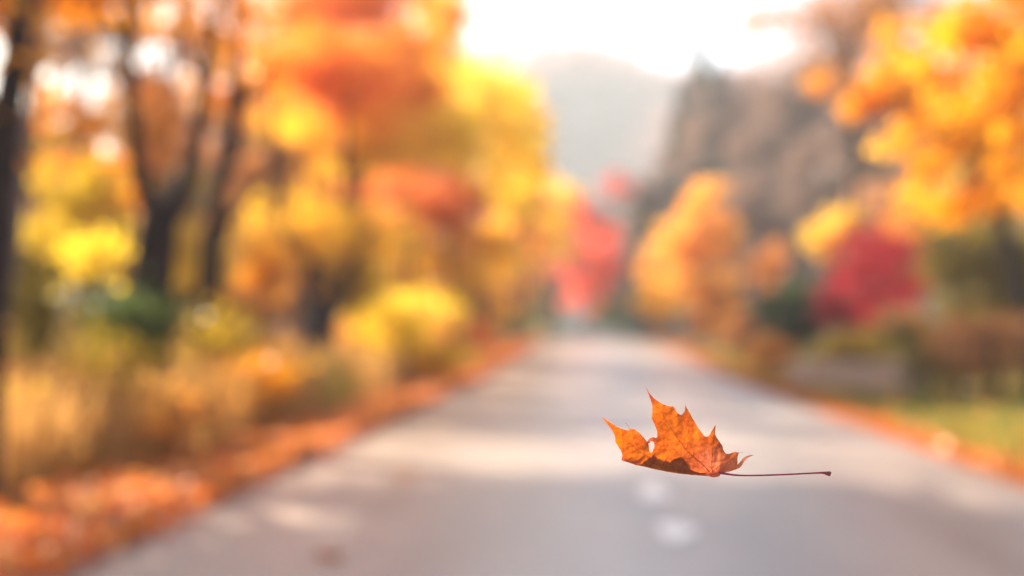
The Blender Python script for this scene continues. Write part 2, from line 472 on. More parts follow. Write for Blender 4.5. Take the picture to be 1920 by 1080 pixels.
# the wood behind, left
spec = [(-40, 300, 34, 'brown', 'russet tree deep in the wood at the left edge'), (80, 320, 40, 'olive_gold', 'olive gold tree deep in the wood left of the fork'),
        (180, 330, 30, 'amber', 'amber tree in the wood behind the leaning pale trunk'), (250, 250, 46, 'brown', 'russet tree in the wood seen behind the left limb of the fork'),
        (330, 420, 38, 'olive', 'dark olive tree in the wood behind the fork'), (430, 300, 42, 'brown', 'russet tree in the wood behind the slender trunk'),
        (520, 210, 50, 'peach', 'peach coloured tree in the wood right of the slender trunk'), (600, 400, 48, 'salmon', 'salmon tree in the wood above the short thick trunk'),
        (30, 480, 26, 'olive', 'dark olive tree low in the wood at the far left'), (200, 520, 28, 'brown', 'low russet tree behind the small yellow sapling'),
        (560, 540, 36, 'brown', 'low russet tree behind the short thick trunk'), (690, 520, 46, 'amber', 'amber tree behind the vivid yellow bush')]
for px, py, d, mt, lb in spec:
    T('woodland_tree', lb, 'tree', px, py, 100, 130, d, mt, .75, group='trees in the wood on the left', size=0.2)

# the maples' denser neighbours
T('maple_tree', 'narrow yellow crown right against the hazy hill above the slim yellow maple', 'tree', 985, 230, 52, 100, 64, 'yellow', 1.1)
T('maple_tree', 'rounded orange maple crown in front of the tall orange red one', 'tree', 650, 150, 150, 120, 31, 'orange_red', .8)
T('maple_tree', 'slim bright yellow maple directly beside the hazy hill at the right end of the row', 'tree', 972, 285, 66, 175, 60, 'yellow', 1.3)
T('maple_tree', 'golden maple crown below the tall bright yellow maple', 'tree', 885, 455, 90, 75, 44, 'gold', 1.0)
T('maple_tree', 'orange crown between the orange red maple and the bright yellow maple', 'tree', 750, 170, 90, 120, 40, 'amber', 1.1)
T('maple_tree', 'orange red maple behind the slender trunk under the topmost red crown', 'tree', 560, 150, 90, 130, 42, 'amber', 1.0)
def fill(label, grp, px0, px1, py0, py1, d0, d1, mat, n, rx=90, rz=110, bark=BARK):
    for _ in range(n):
        T('woodland_tree', label, 'tree', random.uniform(px0, px1), random.uniform(py0, py1), rx, rz, random.uniform(d0, d1), mat, .7, group=grp, size=0.24, nlimb=6, bark=bark)
fill('blurred russet tree far back in the wood left of the road', 'russet trees far back on the left', -60, 720, 330, 520, 55, 75, 'brown', 9)
fill('blurred olive gold tree far back in the wood left of the road', 'olive gold trees far back on the left', -40, 800, 400, 560, 48, 70, 'olive_gold', 7)
fill('blurred amber tree far back in the wood left of the road', 'amber trees far back on the left', 380, 900, 420, 580, 55, 80, 'amber', 5)
fill('blurred peach tree far back at the left edge of the wood', 'peach trees far back on the left', -40, 480, 250, 330, 50, 75, 'peach', 2, 80, 90)
e_ = tree('oak_tree', 'broad amber oak crown spreading just past the left edge over the near road', 'tree', -9.0, 15.4,
     [(-7.4, 11.4, 4.2, 1.3, 1.5, .7), (-7.5, 15.0, 5.6, 2.9, 2.6, 1.3), (-5.4, 13.2, 4.9, 2.0, 1.8, .9), (-8.4, 16.2, 7.2, 2.6, 2.0, 1.4), (-5.8, 15.6, 6.1, 1.9, 1.6, 1.1), (-8.4, 13.6, 6.6, 2.4, 2.2, 1.3), (-5.6, 11.0, 4.6, 2.0, 1.8, .9), (-6.4, 16.6, 5.5, 2.0, 1.1, .7), (-8.2, 17.0, 5.6, 1.6, 1.0, .6)],
     MAT['amber'], 20000, 0.16, .3, BARK, .28, None, .2)
T('maple_tree', 'wide gold crown low between the slender trunk and the yellow maples', 'tree', 660, 260, 170, 70, 33, 'gold', .7)
T('maple_tree', 'salmon crown tucked under the tall bright yellow maple', 'tree', 845, 395, 85, 60, 35, 'salmon', .5)
T('maple_tree', 'amber crown low over the short thick trunk', 'tree', 610, 440, 95, 60, 28, 'amber', .6)
T('maple_tree', 'honey coloured crown above the vivid yellow bush', 'tree', 800, 490, 90, 62, 42, 'honey', .9)
T('maple_tree', 'honey coloured crown between the yellow maples and the end of the road', 'tree', 985, 400, 60, 80, 60, 'honey', 1.0)
T('shrub', 'gold bush below the tall bright yellow maple at the road', 'shrub', 905, 560, 60, 60, 58, 'gold', 1.3)
T('shrub', 'peach bush below the slim bright yellow maple', 'shrub', 965, 520, 55, 75, 70, 'peach', 1.3)
T('shrub', 'orange red bush low between the golden bush and the end of the road', 'shrub', 905, 640, 40, 26, 50, 'orange_red', 1.3)
T('maple_tree', 'orange maple between the rose red maple and the tall spruce foot', 'tree', 1245, 500, 50, 80, 70, 'honey', 1.2, bark=BARK3)
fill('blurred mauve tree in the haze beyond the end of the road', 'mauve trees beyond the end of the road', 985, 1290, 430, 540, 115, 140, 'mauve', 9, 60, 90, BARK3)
T('maple_tree', 'russet thin crown against the sky at the upper left corner', 'tree', 60, 20, 180, 120, 29, 'brown', .5, size=.13)
T('maple_tree', 'peach thin crown between the limbs of the forked tree', 'tree', 310, 70, 150, 130, 26, 'peach', .38, size=.14)
T('maple_tree', 'amber thin crown below the white sky glints at the left', 'tree', 150, 230, 120, 60, 24, 'amber', .4, size=.13)
T('maple_tree', 'russet thin crown against the sky right of the slender trunk', 'tree', 450, 120, 110, 150, 30, 'amber', .4, size=.14)
T('maple_tree', 'thin brown treetop under the white sky glints at the upper right', 'tree', 1600, 50, 190, 90, 40, 'brown', .45, size=.16)
T('maple_tree', 'dark olive tree filling the right edge behind the low brown bush', 'tree', 1900, 600, 90, 110, 26, 'olive', 1.2)
T('shrub', 'low dark olive bush between the wall and the right edge', 'shrub', 1800, 680, 90, 40, 22.5, 'olive', 1.2)
# ---- right of the road
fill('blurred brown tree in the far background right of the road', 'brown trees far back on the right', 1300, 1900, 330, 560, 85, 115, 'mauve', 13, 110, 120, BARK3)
fill('blurred olive tree in the far background behind the end of the road', 'olive trees beyond the end of the road', 880, 1260, 540, 610, 100, 135, 'lime', 6, 60, 60, BARK3)
T('maple_tree', 'rose red maple straight above the far end of the road', 'tree', 1105, 490, 72, 125, 84, 'rose', 1.0, lob=6, bark=BARK3)
T('maple_tree', 'small pink red treetop behind the rose red maple', 'tree', 1160, 350, 32, 38, 120, 'rose', 1.0, bark=BARK3)
T('maple_tree', 'tall orange yellow maple right of the end of the road', 'tree', 1315, 450, 82, 112, 62, 'honey', 1.3, bark=BARK3)
T('maple_tree', 'lower orange maple in front of the tall orange yellow one', 'tree', 1340, 570, 65, 75, 52, 'honey', 1.2, bark=BARK3)
T('shrub', 'mustard yellow shrub left of the orange maples on the right of the road', 'shrub', 1230, 560, 45, 65, 60, 'gold', 1.0, bark=BARK3)
T('shrub', 'deep green bush between the mustard shrub and the rose red maple', 'shrub', 1145, 590, 40, 40, 80, 'green', 1.2, bark=BARK3)
T('shrub', 'deep green rounded shrub left of the crimson maple', 'shrub', 1482, 592, 62, 66, 32, 'green', 1.4)
T('maple_tree', 'crimson maple standing on the right behind the low wall', 'tree', 1650, 515, 108, 108, 34, 'crimson', .9, cs=.16, lob=9)
T('sapling', 'small crimson sapling leaning out left of the crimson maple', 'tree', 1575, 575, 40, 60, 31, 'deep_red', .9)
T('sapling', 'small dark red sapling right behind the crimson maple', 'tree', 1725, 470, 50, 70, 37, 'deep_red', .8)
T('sapling', 'mustard yellow sapling above and left of the crimson maple', 'tree', 1560, 440, 55, 50, 40, 'gold', .8)
T('sapling', 'pink orange sapling left of the deep green shrub', 'tree', 1435, 500, 38, 60, 55, 'peach', .9)
T('shrub', 'small peach bush at the left end of the low wall', 'shrub', 1440, 660, 40, 32, 30, 'peach', 1.2)
T('shrub', 'small amber bush left of the deep green shrub trunk', 'shrub', 1390, 625, 40, 40, 46, 'brown', 1.2)
T('shrub', 'russet bush at the foot of the crimson maple behind the low wall', 'shrub', 1690, 610, 60, 45, 31, 'brown', 1.2)
T('shrub', 'mustard bush behind the low wall under the crimson maple', 'shrub', 1610, 655, 80, 30, 30, 'olive_gold', 1.0)
# conifers
def conifer(label, px, top, d, halfw, mat='conifer', n=9000, size=0.4):
    g = at(px, top, d); bx, by = g[0], g[1]; bz = float(gz(bx, by)); H = g[2] - bz
    e = empty('conifer_tree', (bx, by, bz), label, 'tree', None)
    tb = Tubes(); tb.add([(0, 0, -.3), (0, 0, H * .5), (0, 0, H)], [H * .018, H * .011, 0.02], 8, .05)
    rm = halfw * d / F
    t = R.random(n) ** 0.6
    z = H * (1 - t * 0.93)
    whorl = 0.75 + 0.25 * np.sin(z / H * 60 + 0.5)
    ang = R.integers(0, 11, n) * 2 * PI / 11 + z * 3.1 + R.normal(size=n) * .13
    rr = rm * (t ** 0.85) * whorl * np.sqrt(R.random(n)) * (1 + .35 * np.sin(ang * 3 + z * .9)) + 0.1
    P = np.stack([np.cos(ang) * rr, np.sin(ang) * rr, z - rr * 0.25], 1)
    vv, ff = leaf_faces(P, size, 0.3, 0.5)
    mesh_obj('trunk', tb.v, tb.f, BARK, e, smooth=True)
    mesh_obj('crown', vv, ff, MAT[mat], e, tone=R.random(n))
conifer('tall narrow dark spruce standing against the white sky right of the hazy hill', 1312, 62, 118, 120, n=20000, size=.55)
conifer('broad grey green spruce left of the tall one with its top below the hill line', 1275, 150, 118, 95, n=15000, size=.55)
conifer('broad grey green spruce close right of the tall one', 1352, 110, 104, 120, n=18000, size=.55)
conifer('thin ragged spruce top right of the tall spruce', 1405, 150, 120, 90, n=12000, size=.55)
conifer('smaller dark green spruce left of the tall orange yellow maple', 1205, 330, 88, 45, n=7000, size=.35)
# thinning brown trees on the right background
spec = [(1390, 290, 105, 120, 170, 'tall thinning mauve brown tree right of the tall spruce'), (1480, 270, 95, 110, 180, 'thinning brown tree left of the overhanging golden branches'),
        (1560, 330, 88, 100, 130, 'thinning brown tree behind the mustard sapling'), (1420, 420, 80, 80, 90, 'low thinning brown tree behind the pink orange sapling'),
        (1530, 160, 92, 80, 80, 'thinning treetop against the sky at the upper right'), (1640, 250, 80, 100, 150, 'thinning brown tree behind the crimson maple'),
        (1250, 420, 118, 60, 130, 'hazy brown tree behind the smaller spruce'), (1700, 420, 66, 110, 120, 'brown tree right behind the crimson maple')]
for px, py, d, rx, rz, lb in spec:
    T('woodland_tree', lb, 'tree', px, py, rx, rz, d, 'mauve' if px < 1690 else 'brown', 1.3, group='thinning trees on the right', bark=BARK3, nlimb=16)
# golden tree overhanging on the right
def multi(name, label, cat, base_px, d, lobes, mat, n, size, csz, r0=.18, bark=BARK, **k):
    g = at(base_px, 600, d)
    L = []
    for (px, py, rx, rz, dd) in lobes:
        c = at(px, py, d + dd); m = (d + dd) / F
        L.append((c[0], c[1], c[2], rx * m, rx * m, rz * m))
    return tree(name, label, cat, g[0], g[1], L, MAT[mat] if isinstance(mat, str) else mat, n, size, r0, bark, csz, **k)
multi('maple_tree', 'golden maple overhanging the upper right corner', 'tree', 2080, 15,
      [(1900, 60, 150, 130, 0), (1820, 130, 110, 90, .5), (1900, 260, 130, 90, 0), (1780, 330, 90, 85, .3), (1720, 290, 60, 60, .5), (1820, 400, 60, 50, .2),
       (2050, 0, 200, 200, 0), (2050, 300, 160, 150, 1), (1900, -200, 250, 150, 0)], 'golden', 16000, 0.10, 0.13)
multi('maple_tree', 'orange branched maple reaching left under the sky glints at the upper right', 'tree', 1960, 22,
      [(1700, 190, 110, 45, 0), (1590, 185, 80, 28, 0), (1650, 150, 50, 35, 0), (1800, 120, 120, 80, 0), (1700, 420, 26, 26, 0), (1690, 60, 50, 30, 0)], 'amber', 5200, 0.11, 0.13)
# dark olive trees on the right edge
T('maple_tree', 'dark olive green tree under the golden crown at the right edge', 'tree', 1870, 500, 110, 100, 24, 'olive', 1.1)
T('maple_tree', 'tall dark olive green tree right beyond the edge of the crimson maple', 'tree', 1790, 530, 70, 110, 28, 'olive', 1.0)
T('shrub', 'low brown and olive bush at the right edge above the green lawn', 'shrub', 1860, 650, 100, 55, 21, 'brown', .8)
T('shrub', 'low olive bush right of the low wall', 'shrub', 1740, 650, 70, 55, 24, 'olive', 1.0)
T('maple_tree', 'gold crown filling the gap between the orange red maple and the bright yellow ones', 'tree', 800, 230, 110, 110, 42, 'yellow', .8)
T('woodland_tree', 'russet tree behind the dark olive trees at the right edge', 'tree', 1900, 560, 110, 150, 40, 'brown', 1.0)
T('woodland_tree', 'large olive gold tree far behind at the right edge', 'tree', 1860, 300, 120, 220, 55, 'olive_gold', 1.0)

# ------------------------------------------------------------------ low stone wall on the right
wall_m = solid('wall_stone', [(0.28, 0.19, 0.15), (0.45, 0.33, 0.26), (0.36, 0.28, 0.25)], 5, 0.85)
def stone_wall():
    A = at(1490, 640, 27.5); B = at(1690, 640, 24.5)
    e = empty('stone_wall', (A[0], A[1], float(gz(A[0], A[1]))), 'low weathered pale stone wall standing on the grass right of the road', 'wall')
    V, Fc = [], []
    Ln = math.hypot(B[0] - A[0], B[1] - A[1]); dx, dy = (B[0] - A[0]) / Ln, (B[1] - A[1]) / Ln
    def stone(u, z, w, h, dep):
        b = len(V)
        for sx in (0, 1):
            for sy in (0, 1):
                for sz in (0, 1):
                    x = u + w * (0.02 + .96 * sx); yy = dep * (sy - .5) + random.uniform(-.015, .015); zz = z + h * (.03 + .94 * sz)
                    gx, gy = dx * x - dy * yy, dy * x + dx * yy
                    V.append((gx + random.uniform(-.008, .008), gy, zz + float(gz(A[0] + gx, A[1] + gy)) - float(gz(A[0], A[1]))))
        for q in ((0, 1, 3, 2), (4, 6, 7, 5), (0, 4, 5, 1), (2, 3, 7, 6), (0, 2, 6, 4), (1, 5, 7, 3)): Fc.append(tuple(b + t for t in q))
    for r in range(4):
        u = -.1 * (r % 2)
        while u < Ln:
            w = random.uniform(.22, .42); stone(u, r * .12 - .05, w, .12, .34); u += w
    mesh_obj('masonry', V, Fc, wall_m, e)
    V, Fc = [], []
    u = 0
    while u < Ln:
        w = random.uniform(.5, .7); stone(u, .432, w, .07, .42); u += w
    mesh_obj('coping', V, Fc, wall_m, e)
stone_wall()

# ------------------------------------------------------------------ leaf litter, grass, weeds
def litter(name, x_of, n, y0, y1, mat, size=.095, lift=.04):
    t = R.random(n) ** 1.6
    y = y0 + (y1 - y0) * t
    x = x_of(y, n)
    onroad = (x > RL) & (x < RR)
    z = np.where(onroad, road_z(x, y), gz(x, y)) + R.random(n) * lift + .012
    P = np.stack([x, y, z], 1)
    vv, ff = leaf_faces(P, size * (1 + y * .012), 0.62, 0.85)
    return prop(mesh_obj(name, vv, ff, MAT[mat], tone=R.random(n)), kind='stuff')
MAT['litter'] = foliage('litter_leaves', [(0.45, 0.09, 0.02), (0.75, 0.20, 0.03), (0.85, 0.33, 0.04), (0.75, 0.15, 0.02), (0.95, 0.50, 0.15)], 0.5, 0.06, 0.42)
MAT['litter_red'] = foliage('litter_leaves_red', [(0.35, 0.12, 0.04), (0.7, 0.17, 0.03), (0.5, 0.20, 0.06), (0.82, 0.26, 0.03)], 0.4, 0.03)
prop(litter('leaf_litter', lambda y, n: RL + .18 - np.abs(R.normal(size=n)) * (.55 + .75 * np.exp(-y / 8)), 21000, 2.5, 75, 'litter', lift=.12),
     'orange and red fallen leaves heaped along the left edge of the road', 'fallen leaves')
prop(litter('leaf_litter', lambda y, n: RR - .06 + np.abs(R.normal(size=n)) * (.2 + .3 * (np.sin(y * 1.1) * np.sin(y * .37 + 1)) ** 2), 9000, 2.5, 75, 'litter_red'),
     'thin band of orange fallen leaves along the right edge of the road', 'fallen leaves')


def blades(name, label, n, xf, yf, h0, h1, w, cols, cat='grass', lean=.35, trans=.45, zoff=0):
    y = yf(n); x = xf(y, n)
    z = gz(x, y) + zoff
    h = R.uniform(h0, h1, n)
    a = R.random(n) * 2 * PI
    wv = np.stack([np.cos(a), np.sin(a), np.zeros(n)], 1) * (w * (0.6 + .8 * R.random(n)))[:, None]
    b = np.stack([x, y, z], 1)
    tip = b + np.stack([R.normal(size=n) * h * lean * .6, R.normal(size=n) * h * lean * .6, h], 1)
    mid = b + (tip - b) * .55; mid[:, 2] += h * .08
    vv = np.stack([b - wv, b + wv, mid + wv * .8, tip, mid - wv * .8], 1).reshape(-1, 3)
    ff = np.arange(n * 5).reshape(-1, 5)
    nz = (np.sin(x * 1.1 + 2) * np.cos(y * .8) + np.sin(x * .4 - y * .5)) * .25 + .5
    m = foliage(name + '_blades', cols, trans)
    o = mesh_obj(name, vv, ff, m, tone=np.clip(nz * .8 + R.random(n) * .3 - .05, 0, 1))
    return prop(o, label, cat, kind='stuff')


blades('tall_grass', 'tall dry tan and orange weeds on the bank left of the road', 42000,
       lambda y, n: RL - .85 - 1.5 * np.exp(-((y - 4) / 5.) ** 2) - R.random(n) ** 1.2 * (5 + y * .25), lambda n: 4 + 36 * R.random(n) ** 1.4, .25, .95, .011,
       [(0.20, 0.11, 0.03), (0.42, 0.22, 0.06), (0.66, 0.34, 0.10), (0.42, 0.28, 0.06), (0.16, 0.15, 0.03)])
blades('short_grass', 'short green and yellowing grass on the left verge', 14000,
       lambda y, n: RL - .35 - R.random(n) * 2.2, lambda n: 5 + 50 * R.random(n), .04, .14, .012,
       [(0.12, 0.16, 0.03), (0.25, 0.24, 0.05), (0.4, 0.25, 0.08)])
blades('lawn', 'short green lawn on the right of the road in front of the low wall', 45000,
       lambda y, n: RR + .45 + R.random(n) * 7.5, lambda n: 6 + 44 * R.random(n) ** 1.3, .04, .12, .012,
       [(0.09, 0.12, 0.02), (0.14, 0.18, 0.025), (0.30, 0.24, 0.03), (0.12, 0.13, 0.03)])

prop(litter('scattered_leaves', lambda y, n: RR + .3 + R.random(n) * 6, 2600, 4, 50, 'litter'),
     'stray fallen leaves strewn over the lawn on the right', 'fallen leaves')
# ------------------------------------------------------------------ single things on the road
def paint_spot(label, px, d, rx, ry):
    g = at(px, 900, d)
    x0, y0 = g[0], g[1]
    V = [(0, 0, 0)]; n = 22
    for k in range(n):
        a = 2 * PI * k / n; r = 1 + .16 * math.sin(3 * a + d) + random.uniform(-.08, .08)
        V.append((math.cos(a) * rx * r, math.sin(a) * ry * r, float(road_z(x0 + math.cos(a) * rx, y0 + math.sin(a) * ry) - road_z(x0, y0))))
    Fc = [(0, 1 + k, 1 + (k + 1) % n) for k in range(n)]
    o = mesh_obj('road_marking', V, Fc, PAINT, loc=(x0, y0, float(road_z(x0, y0)) + .008))
    return prop(o, label, 'road marking')
PAINT = solid('worn_white_paint', [(0.90, 0.79, 0.71), (0.95, 0.85, 0.77)], 25, .6)
paint_spot('worn white paint spot on the road just below the falling leaf', 1226, 9.1, .10, .45)
paint_spot('worn white paint spot nearest the camera on the road', 1266, 7.4, .10, .33)

MAPLE = [(0, -.5), (.1, -.42), (.42, -.5), (.36, -.3), (.55, -.1), (.34, -.06), (.42, .3), (.24, .2), (.16, .34), (0, .62), (-.16, .34), (-.24, .2), (-.42, .3), (-.34, -.06), (-.55, -.1), (-.36, -.3), (-.42, -.5), (-.1, -.42)]
def fallen(label, px, py, d, s, mat):
    g = at(px, py, d); x0, y0 = g[0], g[1]; z0 = float(road_z(x0, y0))
    e = empty('fallen_leaf', (x0, y0, z0 + .006), label, 'leaf')
    e.rotation_euler = (random.uniform(-.1, .1), random.uniform(-.1, .1), random.uniform(0, 6))
    V = [(0, 0, .004)] + [(x * s, y * s, (x * x + y * y) * s * .45) for x, y in MAPLE]
    n = len(MAPLE)
    mesh_obj('blade', V, [(0, 1 + k, 1 + (k + 1) % n) for k in range(n)], mat, e, tone=[.3 + .03 * k for k in range(n)])
    tb = Tubes(); tb.add([(0, -.48 * s, .1 * s), (.02 * s, -.8 * s, .06 * s), (.08 * s, -1.1 * s, .03 * s)], [.0014, .0012, .0014], 6)
    mesh_obj('stem', tb.v, tb.f, BARK, e)
    return e
fallen('curled brown orange leaf lying alone on the shaded road left of centre', 760, 912, 10.2, .16, MAT['litter'])
fallen('red orange leaf on the road at the bottom of the picture left of centre', 618, 1072, 6.6, .15, MAT['litter_red'])
fallen('small rust leaf on the road near the left heap of fallen leaves', 305, 1000, 7.6, .12, MAT['litter_red'])

# ------------------------------------------------------------------ far wooded hills
def hz(x, y):
    a = 84 * np.exp(-((x - 60) / 75.) ** 2 - ((y - 430) / 110.) ** 2)
    b = 104 * np.exp(-((x + 12) / 150.) ** 2 - ((y - 500) / 100.) ** 2)
    c = 50 * np.exp(-((x - 250) / 120.) ** 2 - ((y - 380) / 110.) ** 2) + 50 * np.exp(-((x + 230) / 120.) ** 2 - ((y - 400) / 120.) ** 2)
    return -12 + np.maximum.reduce([a, b, c]) + 2 * np.sin(x * .05) * np.cos(y * .06)
hills_m = solid('hill_ground', [(0.05, 0.05, 0.05), (0.10, 0.08, 0.08)], 0.02, .95, stretch=(1, 1, 1), bump=.1)
prop(grid('hills', np.linspace(-258, 258, 70), np.linspace(215, 615, 50), hz, hills_m), kind='structure')
n = 2600
hx = R.uniform(-250, 250, n); hy = R.uniform(240, 560, n); hh = hz(hx, hy)
keep = hh > -6; hx, hy, hh = hx[keep], hy[keep], hh[keep]; n = len(hx)
k = 34
cen = np.stack([hx, hy, hh + 5], 1)[:, None, :] + R.normal(size=(n, k, 3)) * np.array([2.4, 2.4, 2.6])
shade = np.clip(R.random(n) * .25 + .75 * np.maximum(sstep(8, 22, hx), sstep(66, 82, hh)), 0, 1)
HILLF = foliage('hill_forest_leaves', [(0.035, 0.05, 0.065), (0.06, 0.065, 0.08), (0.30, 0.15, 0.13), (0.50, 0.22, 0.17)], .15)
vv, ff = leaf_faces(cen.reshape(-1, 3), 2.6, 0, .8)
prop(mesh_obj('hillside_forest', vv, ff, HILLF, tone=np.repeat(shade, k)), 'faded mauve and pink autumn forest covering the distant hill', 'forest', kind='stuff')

# ------------------------------------------------------------------ the maple leaf in the air
U = 0.0000935                        # metres per traced unit
BU, BV = 945, 770


def mesh_poly(outline, holes=(), step=9):
    """constrained triangulation of an outline, returns 2-D points and triangles"""
    def dens(p):
        out = []
        for i in range(len(p)):
            a, b = np.array(p[i], float), np.array(p[(i + 1) % len(p)], float)
            m = max(1, int(np.linalg.norm(b - a) / step))
            nn = np.array([-(b - a)[1], (b - a)[0]]) / max(np.linalg.norm(b - a), 1e-6)
            for k in range(m):
                t = k / m
                out.append(a + (b - a) * t + nn * (random.uniform(-1.1, 1.1) if k else 0))
        return out
    loops = [dens(outline)] + [dens(h) for h in holes]
    pts, edges = [], []
    for lp in loops:
        s = len(pts)
        pts += [Vector((float(q[0]), float(q[1]))) for q in lp]
        edges += [(s + i, s + (i + 1) % len(lp)) for i in range(len(lp))]
    def inside(q, lp):
        c = False; j = len(lp) - 1
        for i in range(len(lp)):
            xi, yi, xj, yj = lp[i][0], lp[i][1], lp[j][0], lp[j][1]
            if (yi > q[1]) != (yj > q[1]) and q[0] < (xj - xi) * (q[1] - yi) / (yj - yi) + xi: c = not c
            j = i
        return c
    ok = lambda q: inside(q, loops[0]) and not any(inside(q, h) for h in loops[1:])
    xs_ = [p[0] for p in loops[0]]; ys_ = [p[1] for p in loops[0]]
    gx = min(xs_)
    while gx < max(xs_):
        gy = min(ys_)
        while gy < max(ys_):
            q = (gx + random.uniform(-2, 2), gy + random.uniform(-2, 2))
            if ok(q): pts.append(Vector(q))
            gy += step
        gx += step
    vo, eo, fo, *_ = geometry.delaunay_2d_cdt(pts, edges, [], 0, 1e-4)
    tris = []
    for f_ in fo:
        c = sum((vo[i] for i in f_), Vector((0, 0))) / len(f_)
        if ok((c.x, c.y)): tris.append(tuple(f_))
    return [(p.x, p.y) for p in vo], tris


KEEL = [(112, 330), (215, 515), (260, 652), (365, 685), (430, 700), (600, 738), (800, 764), (945, 777), (1040, 732), (1120, 690), (1225, 588)]


def keel_v(u):
    return float(np.interp(u, [p[0] for p in KEEL], [p[1] for p in KEEL]))


MID = [(925, 742), (870, 685), (800, 625), (750, 575), (715, 525), (680, 480), (650, 430), (620, 375), (590, 330), (560, 285), (530, 240), (495, 170)]
VEINS = [
    (MID, 2.6, .8),
    ([(948, 742), (943, 690), (950, 620), (958, 560), (970, 490), (985, 430), (993, 405)], 2.2, .6),
    ([(757, 580), (775, 520), (775, 460), (785, 400), (775, 340), (768, 300), (766, 262)], 1.7, .6),
    ([(715, 525), (660, 512), (600, 496), (552, 478)], 1.1, .5),
    ([(680, 480), (700, 420), (692, 370), (700, 330)], 1.0, .5),
    ([(650, 430), (600, 400), (560, 385)], .9, .4), ([(620, 375), (560, 350), (520, 345)], .8, .4),
    ([(800, 625), (740, 615), (690, 590), (630, 560), (600, 520)], 1.0, .4),
    ([(590, 330), (610, 290), (640, 265)], .9, .4), ([(560, 285), (590, 258), (600, 252)], .8, .4),
    ([(950, 620), (900, 570), (870, 530), (860, 470)], .9, .4), ([(958, 560), (1000, 545), (1018, 560)], .8, .4),
    ([(946, 720), (915, 700), (895, 690)], 1.0, .5), ([(950, 740), (1000, 695), (1060, 655), (1112, 610)], 1.5, .5),
    ([(1000, 695), (1030, 650), (1045, 610)], .8, .4), ([(870, 685), (880, 640), (860, 590)], .8, .4),
    ([(930, 760), (860, 752), (760, 738), (640, 712), (560, 688), (490, 645), (430, 610), (380, 580), (330, 535), (280, 490), (240, 450), (190, 400), (150, 362)], 2.2, .7),
    ([(380, 580), (378, 520), (370, 480), (345, 440)], 1.0, .4), ([(430, 610), (425, 560), (400, 500), (390, 470)], 1.0, .4),
    ([(330, 535), (290, 540), (240, 545)], .8, .4), ([(430, 610), (380, 630), (300, 640)], .9, .4),
    ([(490, 645), (520, 600), (560, 560), (600, 545)], 1.2, .4), ([(560, 688), (600, 640), (660, 600)], 1.1, .4),
    ([(640, 712), (620, 680), (600, 665), (560, 640)], 1.0, .4), ([(760, 738), (700, 700), (660, 665)], 1.1, .4), ([(490, 645), (450, 690), (440, 697)], .9, .4),
]
VP = np.array([[(*q, w) for q in catmull(pl, 4)][i] for pl, w, _ in VEINS for i in range(len(catmull(pl, 4)))])


def lift(u, v_, extra=0.0):
    """distance behind the plane of the keel: the blade cups up and away, puckered between its veins"""
    h = max(keel_v(u) - v_, 0) * U
    y = 0.42 * h + 0.0016 * math.sin(u * .013 + 1) * math.cos(v_ * .016)
    d = np.min(np.hypot(VP[:, 0] - u, VP[:, 1] - v_))
    y -= 0.0011 * min(d / 40., 1.0) ** 1.5                          # puckers between veins
    y += 0.0006 * mnoise.noise(Vector((u * .035, v_ * .035, 3)))
    if u > 1000: y -= 0.00006 * (u - 1000)                           # right lobe curls to the viewer
    if u < 260: y += 0.00003 * (260 - u)
    return y + extra


